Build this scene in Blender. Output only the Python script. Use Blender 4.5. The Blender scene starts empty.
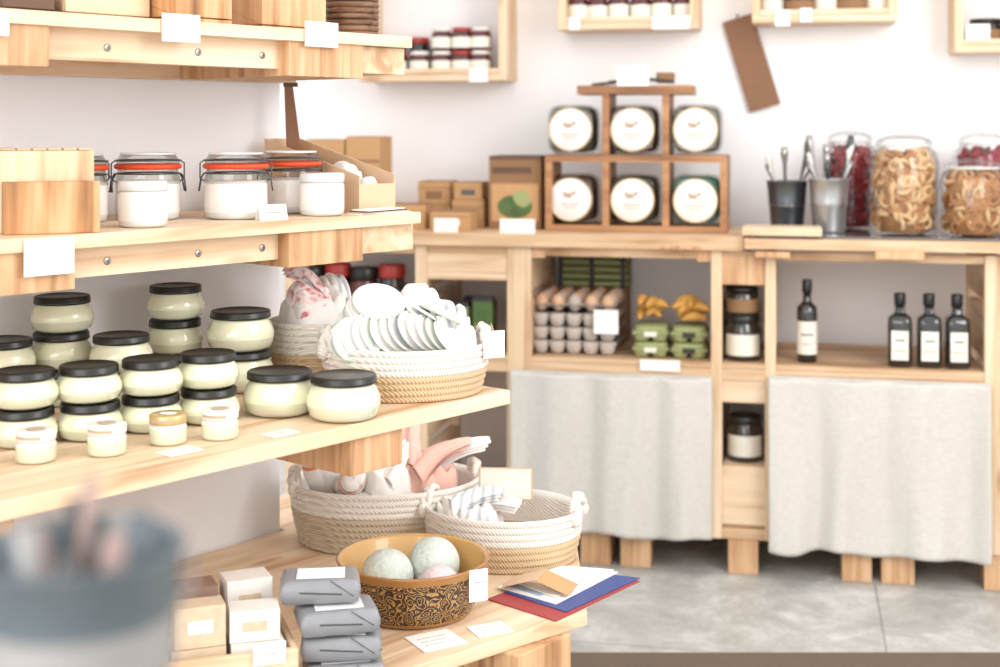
import bpy, bmesh, math, random
from math import sin, cos, pi, radians
from mathutils import Vector, Matrix, noise, Euler

random.seed(7)
F = 1389.0; HZ = 128.0; CH = 1.27      # lens constant, horizon row, eye height

# ------------------------------------------------------------------ materials
def lin(h):
    h = h.lstrip('#'); o = []
    for i in (0, 2, 4):
        c = int(h[i:i+2], 16)/255
        o.append(c/12.92 if c <= .04045 else ((c+.055)/1.055)**2.4)
    return (*o, 1)
MATS = {}
def base(name):
    m = bpy.data.materials.new(name); m.use_nodes = True
    nt = m.node_tree; b = nt.nodes['Principled BSDF']
    MATS[name] = m
    return m, nt, b
def N(nt, t, **kw):
    n = nt.nodes.new(t)
    for k, v in kw.items():
        if k in n.inputs: n.inputs[k].default_value = v
        else: setattr(n, k, v)
    return n
def coords(nt, scale=(1, 1, 1), rot=(0, 0, 0)):
    tc = N(nt, 'ShaderNodeTexCoord'); mp = N(nt, 'ShaderNodeMapping')
    mp.inputs['Scale'].default_value = scale; mp.inputs['Rotation'].default_value = rot
    nt.links.new(tc.outputs['Object'], mp.inputs['Vector']); return mp.outputs[0]
def ramp(nt, fac, stops):
    r = N(nt, 'ShaderNodeValToRGB'); e = r.color_ramp.elements
    while len(e) < len(stops): e.new(.5)
    for i, (p, c) in enumerate(stops):
        e[i].position = p; e[i].color = lin(c)
    nt.links.new(fac, r.inputs[0]); return r.outputs[0]
def bump(nt, b, h, s=.3, d=.01):
    bp = N(nt, 'ShaderNodeBump'); bp.inputs['Strength'].default_value = s; bp.inputs['Distance'].default_value = d
    nt.links.new(h, bp.inputs['Height']); nt.links.new(bp.outputs[0], b.inputs['Normal'])
def plain(name, col, rough=.5, metal=0, var=.06, coat=0, sc=25, bmp=0, sheen=0):
    m, nt, b = base(name)
    v = coords(nt)
    n = N(nt, 'ShaderNodeTexNoise', Scale=sc, Detail=4.0); nt.links.new(v, n.inputs['Vector'])
    mx = N(nt, 'ShaderNodeMix', data_type='RGBA', blend_type='MULTIPLY'); mx.inputs[0].default_value = 1
    mx.inputs[6].default_value = lin(col)
    mr = N(nt, 'ShaderNodeMapRange'); mr.inputs['To Min'].default_value = 1-var*2; mr.inputs['To Max'].default_value = 1+var
    nt.links.new(n.outputs[0], mr.inputs[0]); nt.links.new(mr.outputs[0], mx.inputs[7])
    nt.links.new(mx.outputs[2], b.inputs['Base Color'])
    b.inputs['Roughness'].default_value = rough; b.inputs['Metallic'].default_value = metal
    b.inputs['Coat Weight'].default_value = coat
    if bmp: bump(nt, b, n.outputs[0], bmp, .004)
    return m
def wood(name, c0, c1, c2, axis='x', rough=.55, k=1.0):
    m, nt, b = base(name)
    sc = {'x': (1.3, 22, 22), 'z': (22, 22, 1.3), 'y': (22, 1.3, 22)}[axis]
    v = coords(nt, tuple(q*k for q in sc))
    n = N(nt, 'ShaderNodeTexNoise', Scale=1.0, Detail=5.0, Distortion=1.2); nt.links.new(v, n.inputs['Vector'])
    v2 = coords(nt, tuple((q**.5)*2.2 for q in sc))
    n2 = N(nt, 'ShaderNodeTexNoise', Scale=1.0, Detail=3.0, Distortion=.6); nt.links.new(v2, n2.inputs['Vector'])
    a = N(nt, 'ShaderNodeMath', operation='ADD'); nt.links.new(n.outputs[0], a.inputs[0])
    mu = N(nt, 'ShaderNodeMath', operation='MULTIPLY'); mu.inputs[1].default_value = .6
    nt.links.new(n2.outputs[0], mu.inputs[0]); nt.links.new(mu.outputs[0], a.inputs[1])
    col = ramp(nt, a.outputs[0], [(.58, c2), (.74, c1), (.95, c0)])
    vk = coords(nt, tuple({1.3: 3.0, 22: 9.0}[q] for q in sc))
    vo = N(nt, 'ShaderNodeTexVoronoi', Scale=1.0); nt.links.new(vk, vo.inputs['Vector'])
    kr = N(nt, 'ShaderNodeMapRange'); kr.inputs['From Min'].default_value = .05; kr.inputs['From Max'].default_value = .15
    nt.links.new(vo.outputs['Distance'], kr.inputs[0])
    mx = N(nt, 'ShaderNodeMix', data_type='RGBA'); mx.inputs[6].default_value = lin(c2)
    nt.links.new(kr.outputs[0], mx.inputs[0]); nt.links.new(col, mx.inputs[7])
    nt.links.new(mx.outputs[2], b.inputs['Base Color'])
    b.inputs['Roughness'].default_value = rough
    bump(nt, b, n.outputs[0], .12, .003)
    return m
def glass(name, tint='#FFFFFF', refl=.12, dens=.0):
    m = bpy.data.materials.new(name); m.use_nodes = True; nt = m.node_tree; MATS[name] = m
    nt.nodes.clear()
    o = N(nt, 'ShaderNodeOutputMaterial'); t = N(nt, 'ShaderNodeBsdfTransparent'); t.inputs[0].default_value = lin(tint)
    g = N(nt, 'ShaderNodeBsdfGlossy'); g.inputs['Roughness'].default_value = .04
    lw = N(nt, 'ShaderNodeLayerWeight'); lw.inputs[0].default_value = .22
    mr = N(nt, 'ShaderNodeMapRange'); mr.inputs['To Min'].default_value = refl*.3; mr.inputs['To Max'].default_value = .6
    nt.links.new(lw.outputs['Fresnel'], mr.inputs[0])
    mx = N(nt, 'ShaderNodeMixShader'); nt.links.new(mr.outputs[0], mx.inputs[0])
    nt.links.new(t.outputs[0], mx.inputs[1]); nt.links.new(g.outputs[0], mx.inputs[2]); nt.links.new(mx.outputs[0], o.inputs[0])
    return m
def wavy(name, c0, c1, scale=(1, 1, 1), ws=40, rough=.9, dist=1.0, bs=.5, direction='DIAGONAL'):
    m, nt, b = base(name); v = coords(nt, scale)
    w = N(nt, 'ShaderNodeTexWave', Scale=ws, Distortion=dist, Detail=2.0); w.bands_direction = direction
    nt.links.new(v, w.inputs['Vector'])
    c = ramp(nt, w.outputs[1], [(.1, c1), (.7, c0)])
    nt.links.new(c, b.inputs['Base Color']); b.inputs['Roughness'].default_value = rough
    bump(nt, b, w.outputs[1], bs, .003); return m

plain('wall_paint', '#F6F4F4', .85, var=.006, sc=4)
plain('partition_paint', '#F1F1F3', .8, var=.01, sc=4)
wood('pine', '#ECD4B7', '#E1C3A0', '#C69C76')
wood('pine_v', '#EAD2B4', '#DDBF99', '#BF9570', 'z')
wood('pine_y', '#E8D0B1', '#DCBD98', '#BD936E', 'y')
wood('pine_end', '#D9B38A', '#C6996F', '#9F724C', 'z', k=1.6)
wood('pallet', '#DFC19E', '#CBA67F', '#A17852')
wood('walnut', '#BA8A60', '#A2724B', '#7C553A')
wood('wicker', '#8A6A4E', '#6E4E38', '#4A3324', k=3)
wood('olive', '#DAAF82', '#B98758', '#815634', 'z', k=1.2)
wood('darkwood', '#7A5A45', '#5F4433', '#402C20')
plain('cream', '#E9E8C8', .25, coat=.8, var=.015)
plain('creamglass', '#D3D4BA', .12, coat=1, var=.02)
plain('blacklid', '#242420', .35, var=.1)
plain('whitelid', '#E9E4DC', .4)
plain('goldlid', '#D2B57E', .35, metal=.5)
plain('white', '#F3F1ED', .6, var=.01)
plain('paper', '#F5F2EB', .8, var=.01)
plain('ink', '#6A6460', .8)
plain('kraft', '#C69B6D', .85, sc=40); plain('kraft_dark', '#94704F', .85)
plain('cardboard', '#DDBC9A', .85, sc=12)
plain('leather', '#8C6245', .6, sc=30, var=.1)
plain('wax', '#F1EEE8', .3, coat=.5, var=.01)
plain('frosted', '#DCDFDD', .3, coat=.8, var=.02)
plain('rubber', '#E04A1E', .5)
plain('steel', '#A9A7A4', .28, metal=1, var=.08, sc=8); plain('steel_dark', '#5b5c5c', .4, metal=.8)
plain('galv', '#B9BABA', .3, metal=.75, var=.12, sc=18); plain('gunmetal', '#686E72', .32, metal=.8, var=.15, sc=18)
plain('bluegrey', '#6B757B', .35, metal=.4, var=.2, sc=12); plain('palegrey', '#ABA8A5', .5, metal=.3, var=.25, sc=14)
plain('pinkgrey', '#A98F88', .6, var=.1)
plain('bottle', '#1B1C1A', .12, coat=1); plain('bottlecap', '#151515', .35)
plain('jam', '#5A1A1C', .2, coat=.6, sc=60, var=.3); plain('redlid', '#B03A34', .4); plain('darkjar', '#2E2622', .2, coat=.8, sc=50, var=.4)
plain('honey', '#9A5A28', .2, coat=.8, var=.2)
plain('pulp', '#C6BBB1', .95, sc=90, var=.1, bmp=.4); plain('pulpgreen', '#A3AA76', .95, sc=90, var=.1, bmp=.4)
plain('egg', '#DDB391', .5, var=.08); plain('pasta', '#DDA653', .6, sc=40, var=.2)
plain('green', '#55703B', .6, var=.3); plain('blackplastic', '#33312F', .5)
plain('pretzel', '#B98450', .55, sc=60, var=.2); plain('apple', '#E2BF8E', .7, sc=40, var=.12); plain('redchips', '#8E1C26', .5, sc=60, var=.3)
plain('teal', '#5FA99B', .4, var=.2); plain('nuts', '#6A4E36', .6, sc=80, var=.5); plain('moss', '#5A5A46', .6, sc=80, var=.4)
plain('soap_beige', '#D9C2A4', .6, sc=60, var=.15); plain('soap_white', '#E8E2DB', .55, sc=60, var=.08); plain('soap_brown', '#96796A', .6, sc=60, var=.2)
plain('greywrap', '#8E8F92', .4, sc=30, var=.08, bmp=.5); plain('greywrap_label', '#EAEAE8', .7)
plain('bomb_mint', '#D3DCD3', .9, sc=150, var=.14, bmp=.6); plain('bomb_pink', '#E0CFD2', .9, sc=150, var=.12, bmp=.6)
plain('bowl_in', '#CFA463', .4, coat=.5); plain('bowl_rim', '#A87439', .35, coat=.5)
plain('cloth_white', '#EEEAE5', .95, sc=70, var=.03, bmp=.2)
plain('cloth_pink', '#EDBFAF', .95, sc=70, var=.04, bmp=.2); plain('cloth_grey', '#BEC1C0', .95, sc=70, var=.05); plain('cloth_green', '#C3CDBE', .95, var=.05)
plain('cloth_red', '#D9A0A2', .95, sc=45, var=.5); plain('cloth_blue', '#A9BACA', .95, var=.1); plain('cloth_orange', '#E5936B', .95, var=.1)
plain('blue', '#3E4F86', .5); plain('red', '#A63A3A', .5); plain('slab', '#6F6C6A', .12, coat=.6)
plain('mat', '#6A5A4A', .8); plain('label', '#EFEBDD', .7); plain('logo', '#C0A58B', .7)
glass('glass'); glass('glass_tint', '#F4F7F5', .15)
wavy('rope_white', '#F3EDE4', '#E0D7CB', ws=95, dist=.6); wavy('rope_jute', '#E0C5A0', '#C4A47C', ws=95, dist=.8)
wavy('rope_grey', '#D3C5AF', '#B7A48A', ws=95, dist=.8)
wavy('cloth_stripe', '#F0ECE8', '#BCC0C5', scale=(1, 1, 1), ws=18, dist=.3, bs=.05, direction='X')
m, nt, b = base('cloth_print'); v = coords(nt)
nz = N(nt, 'ShaderNodeTexNoise', Scale=38.0, Detail=3.0, Distortion=1.5); nt.links.new(v, nz.inputs['Vector'])
nt.links.new(ramp(nt, nz.outputs[0], [(.40, '#F1EBE8'), (.53, '#EBCFCC'), (.62, '#CC7C82')]), b.inputs['Base Color']); b.inputs['Roughness'].default_value = .95

m, nt, b = base('linen')
v1 = coords(nt, (60, 60, 900)); n1 = N(nt, 'ShaderNodeTexNoise', Scale=1.0); nt.links.new(v1, n1.inputs['Vector'])
nt.links.new(ramp(nt, n1.outputs[0], [(.3, '#C6C1B9'), (.7, '#DAD6CF')]), b.inputs['Base Color']); b.inputs['Roughness'].default_value = .95
bump(nt, b, n1.outputs[0], .2, .002)
m, nt, b = base('bowl_out'); v = coords(nt, (1, 1, 1))
nz = N(nt, 'ShaderNodeTexNoise', Scale=45.0, Detail=2.0); nt.links.new(v, nz.inputs['Vector'])
vm = N(nt, 'ShaderNodeVectorMath', operation='MULTIPLY_ADD'); vm.inputs[1].default_value = (.03, .03, .03)
nt.links.new(nz.outputs['Color'], vm.inputs[0]); nt.links.new(v, vm.inputs[2])
vo = N(nt, 'ShaderNodeTexVoronoi', Scale=48.0); nt.links.new(vm.outputs[0], vo.inputs['Vector'])
sn = N(nt, 'ShaderNodeMath', operation='MULTIPLY'); sn.inputs[1].default_value = 30.0; nt.links.new(vo.outputs['Distance'], sn.inputs[0])
s2 = N(nt, 'ShaderNodeMath', operation='SINE'); nt.links.new(sn.outputs[0], s2.inputs[0])
mr = N(nt, 'ShaderNodeMapRange'); mr.inputs['From Min'].default_value = -1; nt.links.new(s2.outputs[0], mr.inputs[0])
nt.links.new(ramp(nt, mr.outputs[0], [(.0, '#22150E'), (.5, '#3C2414'), (.78, '#8A6031'), (.97, '#BD9458')]), b.inputs['Base Color'])
b.inputs['Roughness'].default_value = .3; b.inputs['Coat Weight'].default_value = .3
m, nt, b = base('floor_tiles'); v = coords(nt, (1, 1, 1), (0, 0, 0))
br = N(nt, 'ShaderNodeTexBrick', Scale=1.0); br.offset = .5
br.inputs['Brick Width'].default_value = .8; br.inputs['Row Height'].default_value = .6; br.inputs['Mortar Size'].default_value = .003
br.inputs['Color1'].default_value = lin('#D6D5D1'); br.inputs['Color2'].default_value = lin('#CFCECA'); br.inputs['Mortar'].default_value = lin('#ADAAA5')
nt.links.new(v, br.inputs['Vector'])
n = N(nt, 'ShaderNodeTexNoise', Scale=4.0, Detail=11.0, Roughness=.8, Distortion=.3); nt.links.new(v, n.inputs['Vector'])
cr = ramp(nt, n.outputs[0], [(.32, '#B4B3B0'), (.5, '#D8D7D4'), (.64, '#FFFFFF')])
mx = N(nt, 'ShaderNodeMix', data_type='RGBA', blend_type='MULTIPLY'); mx.inputs[0].default_value = 1
nt.links.new(br.outputs[0], mx.inputs[6]); nt.links.new(cr, mx.inputs[7]); nt.links.new(mx.outputs[2], b.inputs['Base Color'])
b.inputs['Roughness'].default_value = .45; bump(nt, b, n.outputs[0], .1, .01)

# ------------------------------------------------------------------ mesh builder
def RM(rx=0, ry=0, rz=0, loc=(0, 0, 0)):
    return Matrix.Translation(loc) @ Euler((radians(rx), radians(ry), radians(rz))).to_matrix().to_4x4()
class MB:
    def __init__(s): s.v = []; s.f = []; s.m = []; s.sm = []; s.names = []
    def mi(s, n):
        if n not in s.names: s.names.append(n)
        return s.names.index(n)
    def add(s, vs, fs, mat, smooth=False, M=None):
        o = len(s.v)
        for p in vs: s.v.append(tuple(M @ Vector(p)) if M is not None else tuple(p))
        for i, f in enumerate(fs):
            s.f.append([o+a for a in f]); s.m.append(s.mi(mat[i] if isinstance(mat, list) else mat)); s.sm.append(smooth)
    def bb(s, x0, x1, y0, y1, z0, z1, mat, M=None):
        if x0 > x1: x0, x1 = x1, x0
        if y0 > y1: y0, y1 = y1, y0
        if z0 > z1: z0, z1 = z1, z0
        v = [(x0, y0, z0), (x1, y0, z0), (x1, y1, z0), (x0, y1, z0), (x0, y0, z1), (x1, y0, z1), (x1, y1, z1), (x0, y1, z1)]
        s.add(v, [(3, 2, 1, 0), (4, 5, 6, 7), (0, 1, 5, 4), (1, 2, 6, 5), (2, 3, 7, 6), (3, 0, 4, 7)], mat, False, M)
    def box(s, c, d, mat, rot=(0, 0, 0)):
        s.bb(-d[0]/2, d[0]/2, -d[1]/2, d[1]/2, -d[2]/2, d[2]/2, mat, RM(*rot, loc=c))
    def prism(s, poly, z0, z1, mat, M=None):
        n = len(poly); v = [(x, y, z0) for x, y in poly]+[(x, y, z1) for x, y in poly]
        f = [tuple(reversed(range(n))), tuple(range(n, 2*n))]+[(i, (i+1) % n, n+(i+1) % n, n+i) for i in range(n)]
        s.add(v, f, mat, False, M)
    def lathe(s, prof, mat, c=(0, 0, 0), seg=32, M=None, sx=1, sy=1, smooth=True, sq=0):
        vs = []; fs = []; ms = []; cur = mat
        for q in prof:
            for i in range(seg):
                a = 2*pi*i/seg; r = q[0]
                if sq: r *= 1/((abs(cos(a))**sq+abs(sin(a))**sq)**(1/sq))
                vs.append((c[0]+r*cos(a)*sx, c[1]+r*sin(a)*sy, c[2]+q[1]))
        for j in range(len(prof)-1):
            if len(prof[j]) > 2: cur = prof[j][2]
            for i in range(seg):
                k = (i+1) % seg; fs.append((j*seg+i, j*seg+k, (j+1)*seg+k, (j+1)*seg+i)); ms.append(cur)
        s.add(vs, fs, ms, smooth, M)
        for j in (0, len(prof)-1):
            if prof[j][0] > 1e-4:
                ring = [(vs[j*seg+i]) for i in range(seg)]
                s.add(ring, [tuple(range(seg)) if j else tuple(reversed(range(seg)))], (ms[-1] if j else ms[0]), False, M)
    def tube(s, pts, r, mat, seg=8, closed=False, M=None):
        pts = [Vector(p) for p in pts]; n = len(pts); vs = []; fs = []
        up = Vector((0, 0, 1)); pn = None
        for i, p in enumerate(pts):
            a = pts[(i-1) % n] if (closed or i > 0) else p; c = pts[(i+1) % n] if (closed or i < n-1) else p
            t = (c-a).normalized() if (c-a).length > 1e-9 else Vector((0, 0, 1))
            if pn is None:
                pn = t.cross(up)
                if pn.length < 1e-3: pn = t.cross(Vector((1, 0, 0)))
            pn = (pn-t*pn.dot(t)).normalized(); bn = t.cross(pn)
            rr = r[i] if isinstance(r, (list, tuple)) else r
            for k in range(seg):
                an = 2*pi*k/seg; vs.append(p+(pn*cos(an)+bn*sin(an))*rr)
        for i in range(n if closed else n-1):
            j = (i+1) % n
            for k in range(seg):
                l = (k+1) % seg; fs.append((i*seg+k, i*seg+l, j*seg+l, j*seg+k))
        if not closed: fs += [tuple(reversed(range(seg))), tuple(range((n-1)*seg, n*seg))]
        s.add(vs, fs, mat, True, M)
    def torus(s, R, r, mat, M=None, n=20, seg=7):
        s.tube([(R*cos(2*pi*i/n), R*sin(2*pi*i/n), 0) for i in range(n)], r, mat, seg, True, M)
    def sphere(s, c, r, mat, nu=16, nv=10, M=None, fn=None):
        if not isinstance(r, (tuple, list)): r = (r, r, r)
        vs = []; fs = []
        for j in range(nv+1):
            th = pi*j/nv
            for i in range(nu):
                a = 2*pi*i/nu; d = Vector((sin(th)*cos(a), sin(th)*sin(a), -cos(th)))
                k = fn(d) if fn else 1
                vs.append((c[0]+d.x*r[0]*k, c[1]+d.y*r[1]*k, c[2]+d.z*r[2]*k))
        for j in range(nv):
            for i in range(nu):
                k = (i+1) % nu; fs.append((j*nu+i, j*nu+k, (j+1)*nu+k, (j+1)*nu+i))
        s.add(vs, fs, mat, True, M)
    def arc(s, r, a0, a1, z0, z1, mat, c=(0, 0, 0), n=14, M=None):
        vs = []
        for i in range(n+1):
            a = radians(a0+(a1-a0)*i/n); vs += [(c[0]+r*cos(a), c[1]+r*sin(a), c[2]+z0), (c[0]+r*cos(a), c[1]+r*sin(a), c[2]+z1)]
        s.add(vs, [(2*i, 2*i+2, 2*i+3, 2*i+1) for i in range(n)], mat, True, M)
    def drape(s, c, w, d, h, mat, seed=0, folds=4, amp=.014, rot=(0, 0, 0), n=60):
        """soft folded cloth: domed sheet with rounded pleats and tucked edges"""
        vs = []; fs = []
        for j in range(n+1):
            for i in range(n+1):
                a = 2*i/n-1; b_ = 2*j/n-1
                e = min(1.0, (abs(a)**3+abs(b_)**3)**(1/3))
                nz_ = noise.noise(Vector((a*1.1+seed, b_*1.1, seed*.7)))
                ph = folds*(a*.9+b_*.35+.5*nz_)
                rg = abs(cos(pi*ph*.5))**.75
                ph2 = folds*.5*(b_*1.1-a*.4+.7*noise.noise(Vector((a*1.7, b_*1.7+seed, 3.3))))
                rg2 = .5+.5*cos(pi*ph2)
                z = h*(1-e**3.4)+(amp*rg+amp*.5*rg2)*(1-e**6)-amp*.7*(1-e)
                sh = 1-.2*max(0, e-.6)/.4
                wob = .06*noise.noise(Vector((a*2+seed, b_*2, 9)))
                vs.append((w*(a*sh+wob), d*(b_*sh+wob), z-.012*e))
        for j in range(n):
            for i in range(n): k = j*(n+1)+i; fs.append((k, k+1, k+n+2, k+n+1))
        s.add(vs, fs, mat, True, RM(*rot, loc=c))
    def flap(s, c, L, w, mat, rot=(0, 0, 0), bend=.03, seed=0, tip=.15):
        """folded cloth corner: pleated, tapering, slightly curling double layer"""
        M = RM(*rot, loc=c); nu, nv = 24, 20
        for lay in (0, 1, 2):
            vs = []; fs = []
            for j in range(nv+1):
                f = j/nv; hw = w*(tip+(1-tip)*(1-f)**.7)*(1-.08*lay)
                for i in range(nu+1):
                    g = 2*i/nu-1
                    x = hw*g; z = .010*(1-g*g)*(1-f*.5)*2+.0045*cos(g*7+f*2+seed)*(1-f*.4)+bend*sin(f*2.2)+.003*noise.noise(Vector((g*2, f*3, seed)))-.006*lay
                    vs.append((x+.01*sin(f*3+seed), L*f*(1-.06*lay), z))
            for j in range(nv):
                for i in range(nu): k = j*(nu+1)+i; fs.append((k, k+1, k+nu+2, k+nu+1))
            s.add(vs, fs, mat, True, M)
    def towel(s, c, L, r, mat, rot=(0, 0, 0), stripe=None, seed=0):
        """rolled towel with rounded ends"""
        M = RM(*rot, loc=c); seg = 48; nz_ = 24; vs = []; fs = []; ms = []
        for k in range(nz_+1):
            f = k/nz_; th = pi*f; z = -L*.5*cos(th); q = min(1, max(.001, sin(th))**.45)
            for i in range(seg):
                a = 2*pi*i/seg; rr = r*q*(1+.08*noise.noise(Vector((cos(a)*1.3, sin(a)*1.3, f*2.5+seed)))-.13*math.exp(-((a-4.3-.5*f)/.10)**2)-.06*math.exp(-((a-5.1+.4*f)/.10)**2))
                vs.append((rr*cos(a), rr*sin(a)*.85, z))
        for k in range(nz_):
            for i in range(seg):
                j = (i+1) % seg; fs.append((k*seg+i, k*seg+j, (k+1)*seg+j, (k+1)*seg+i)); ms.append(stripe if stripe and k in (16, 18) else mat)
        s.add(vs, fs, ms, True, M)
    def mesh(s, name):
        me = bpy.data.meshes.new(name); me.from_pydata(s.v, [], s.f)
        for n in s.names: me.materials.append(MATS[n])
        me.polygons.foreach_set('material_index', s.m); me.polygons.foreach_set('use_smooth', s.sm)
        bm = bmesh.new(); bm.from_mesh(me); bmesh.ops.remove_doubles(bm, verts=bm.verts, dist=1e-5)
        bmesh.ops.recalc_face_normals(bm, faces=bm.faces); bm.to_mesh(me); bm.free(); me.update(); return me
    def build(s, name, loc=(0, 0, 0), rz=0, bevel=0):
        return inst(s.mesh(name), name, loc, rz, bevel)
def inst(me, name, loc=(0, 0, 0), rz=0, bevel=0, rot=None, scale=1):
    o = bpy.data.objects.new(name, me); bpy.context.scene.collection.objects.link(o)
    o.location = loc; o.rotation_euler = rot or (0, 0, radians(rz)); o.scale = (scale,)*3
    if bevel:
        b = o.modifiers.new('bevel', 'BEVEL'); b.width = bevel; b.segments = 2; b.limit_method = 'ANGLE'; b.angle_limit = radians(50)
    return o

# ------------------------------------------------------------------ site frames
AB = radians(12); OX, OY = .2614, 4.035; BC, BS = cos(AB), sin(AB)
def U(px, v=0):
    k = (px-500)/F; Y = (v+OX*BS+OY*BC)/(k*BS+BC); X = k*Y
    return (X-OX)*BC-(Y-OY)*BS
def YB(px, v=0):
    k = (px-500)/F; return (v+OX*BS+OY*BC)/(k*BS+BC)
def ZB(px, py, v=0): return CH-(py-HZ)*YB(px, v)/F
def WB(u, v): return (OX+u*BC+v*BS, OY-u*BS+v*BC)
BLOC = (OX, OY, 0); BRZ = -12
def R(mb, x0, y0, x1, y1, v0, v1, mat, z0=None, z1=None):
    xc = (x0+x1)/2
    mb.bb(U(x0, v0), U(x1, v0), v0, v1, ZB(xc, y1, v0) if z0 is None else z0, ZB(xc, y0, v0) if z1 is None else z1, mat)
SS_, SC_ = .6534, .757
SRZ = math.degrees(math.atan2(SC_, SS_))
def Sx(px, t):
    k = (px-500)/F; Y = t/(-SC_*k+SS_); return Y*(SS_*k+SC_)
def SY(px, t): return t/(-SC_*(px-500)/F+SS_)
def ZS(px, py, t): return CH-(py-HZ)*SY(px, t)/F
def WS(s, t): return (SS_*s-SC_*t, SC_*s+SS_*t)
def P(px, py, Z):
    Y = (CH-Z)*F/(py-HZ); return ((px-500)/F*Y, Y)
Z1, Z2, Z3, Z4 = 1.435, 1.119, .8245, .484
T1, T2, T3, TP = 1.764, 1.742, 1.53, 2.1
SE = 1.80; SL = .35

# ------------------------------------------------------------------ room
def room(name, *a, mat): 
    m = MB(); m.bb(*a, mat); return m.build(name, BLOC, BRZ)
room('floor', -3.0, 2.6, -5.2, .6, -.06, 0, mat='floor_tiles')
room('wall_back', -3.0, 2.6, .5, .6, 0, 3.0, mat='wall_paint')
room('wall_left', -3.1, -3.0, -5.2, .6, 0, 3.0, mat='wall_paint')
room('wall_right', 2.6, 2.7, -5.2, .6, 0, 3.0, mat='wall_paint')
room('baseboard_back', -3.0, 2.6, .485, .5, 0, .07, mat='white')
m = MB(); m.bb(-.9, 2.0, -1.6, -.7, .0, .012, 'mat'); m.build('floor_mat', BLOC, 0, .003)
m = MB(); m.bb(SL-.1, 1.775, TP, TP+.03, .0, 2.1, 'partition_paint'); m.build('wall_partition', (0, 0, 0), SRZ, .002)

# ------------------------------------------------------------------ display shelves
def screw(mb, s, t, z):
    M = RM(90, 0, 0, loc=(s, t, z))
    mb.lathe([(.006, 0), (.006, .0012), (.0045, .002), (0, .002)], 'steel', M=M, seg=16)
    mb.box((s, t-.0022, z), (.007, .0006, .0013), 'ink', (0, 20, 0)); mb.box((s, t-.0022, z), (.0013, .0006, .007), 'ink', (0, 20, 0))
def plank_shelf(name, Z, T, se=SE):
    mb = MB(); g = .003; th = .02
    w = (TP-.002-T)/3
    for i in range(3): mb.bb(SL, se, T+i*w, T+(i+1)*w-g, Z-th, Z, 'pine')
    zb = Z-.078
    mb.bb(SL, se-.01, T+.035, T+.06, zb+.012, Z-th, 'pine')
    mb.bb(SL, se-.01, TP-.03, TP-.004, zb, Z-th, 'pine')
    for a, c in ((Sx(-60, T), Sx(52 if Z == Z1 else 78, T)), (Sx(292, T), Sx(366, T))):
        mb.bb(a, c, T+.008, TP-.03, zb, Z-th, 'pine_end')
    mb.bb(se-.13, se, T+.02, TP-.03, zb+.01, Z-th-.001, 'pine_y')
    for px in (107, 198, 262):
        s = Sx(px, T+.035); screw(mb, s, T+.035, Z-.045)
    return mb.build(name, (0, 0, 0), SRZ, .002)
plank_shelf('wooden_display_shelf', Z1, T1); plank_shelf('wooden_display_shelf', Z2, T2)
mb = MB(); w = (TP-.002-T3)/5
for i in range(5): mb.bb(SL-.15, SE, T3+i*w, T3+(i+1)*w-.002, Z3-.024, Z3, 'pine')
mb.bb(Sx(356, T3), Sx(408, T3), T3+.012, TP-.03, Z3-.082, Z3-.024, 'pine_end')
mb.bb(Sx(-40, T3), Sx(20, T3), T3+.012, TP-.03, Z3-.082, Z3-.024, 'pine_end')
mb.bb(SL, SE-.02, TP-.03, TP-.004, Z3-.08, Z3-.024, 'pine')
mb.build('wooden_display_shelf', (0, 0, 0), SRZ, .002)
tip = P(587, 612, Z4); d = Vector(P(385, 676, Z4))-Vector(tip); fl = Vector(tip)+d*3.4
def loc(p): return (p[0]*SS_+p[1]*SC_, -p[0]*SC_+p[1]*SS_)
poly = [loc(fl), loc(tip), loc(P(577, 545, Z4)), loc(P(540, 512, Z4)), (2.02, 2.3), (1.785, 2.3), (1.785, 2.094), (loc(fl)[0], 2.094)]
mb = MB(); mb.prism(poly, Z4-.022, Z4, 'pine')
bl = loc(P(575, 618, Z4)); mb.bb(bl[0]-.14, bl[0]-.01, bl[1]+.0, bl[1]+.12, Z4-.09, Z4-.022, 'pine_end')
mb.bb(.8, .9, 1.62, 1.72, 0, Z4-.022, 'pine_v'); mb.bb(1.66, 1.74, 1.55, 1.63, 0, Z4-.09, 'pine_v'); mb.bb(1.8, 1.88, 2.0, 2.08, 0, Z4-.022, 'pine_v')
mb.bb(1.62, 1.8, 1.5, 1.64, Z4-.09, Z4-.022, 'pine_end')
mb.build('low_display_table', (0, 0, 0), SRZ, .002)

# price tags
def tag_h(name, s, t, z, w, h, rot=(0, 0, 0), rz=SRZ, lines=2):
    mb = MB(); mb.bb(-w/2, w/2, -.0006, .0006, -h/2, h/2, 'paper')
    for i in range(lines):
        mb.bb(-w*.3, w*(.3-.15*i), -.001, -.0006, h*(.12-.3*i)-.0004, h*(.12-.3*i)+.0004, 'logo')
    X, Y = (WS(s, t) if rz == SRZ else WB(s, t))
    o = mb.build(name, (X, Y, z)); o.rotation_euler = (radians(rot[0]), radians(rot[1]), radians(rz+rot[2])); return o
def tag_px(px0, py0, px1, py1, t):
    s0, s1 = Sx(px0, t), Sx(px1, t); xc = (px0+px1)/2; z0, z1 = ZS(xc, py1, t), ZS(xc, py0, t)
    tag_h('price_tag', (s0+s1)/2, t, (z0+z1)/2, s1-s0, z1-z0)
tag_px(162, 14, 200, 42, T1-.003); tag_px(305, 22, 338, 47, T1-.003); tag_px(24, 238, 74, 275, T2-.003); tag_px(-30, 10, 9, 35, T1-.003)
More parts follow.
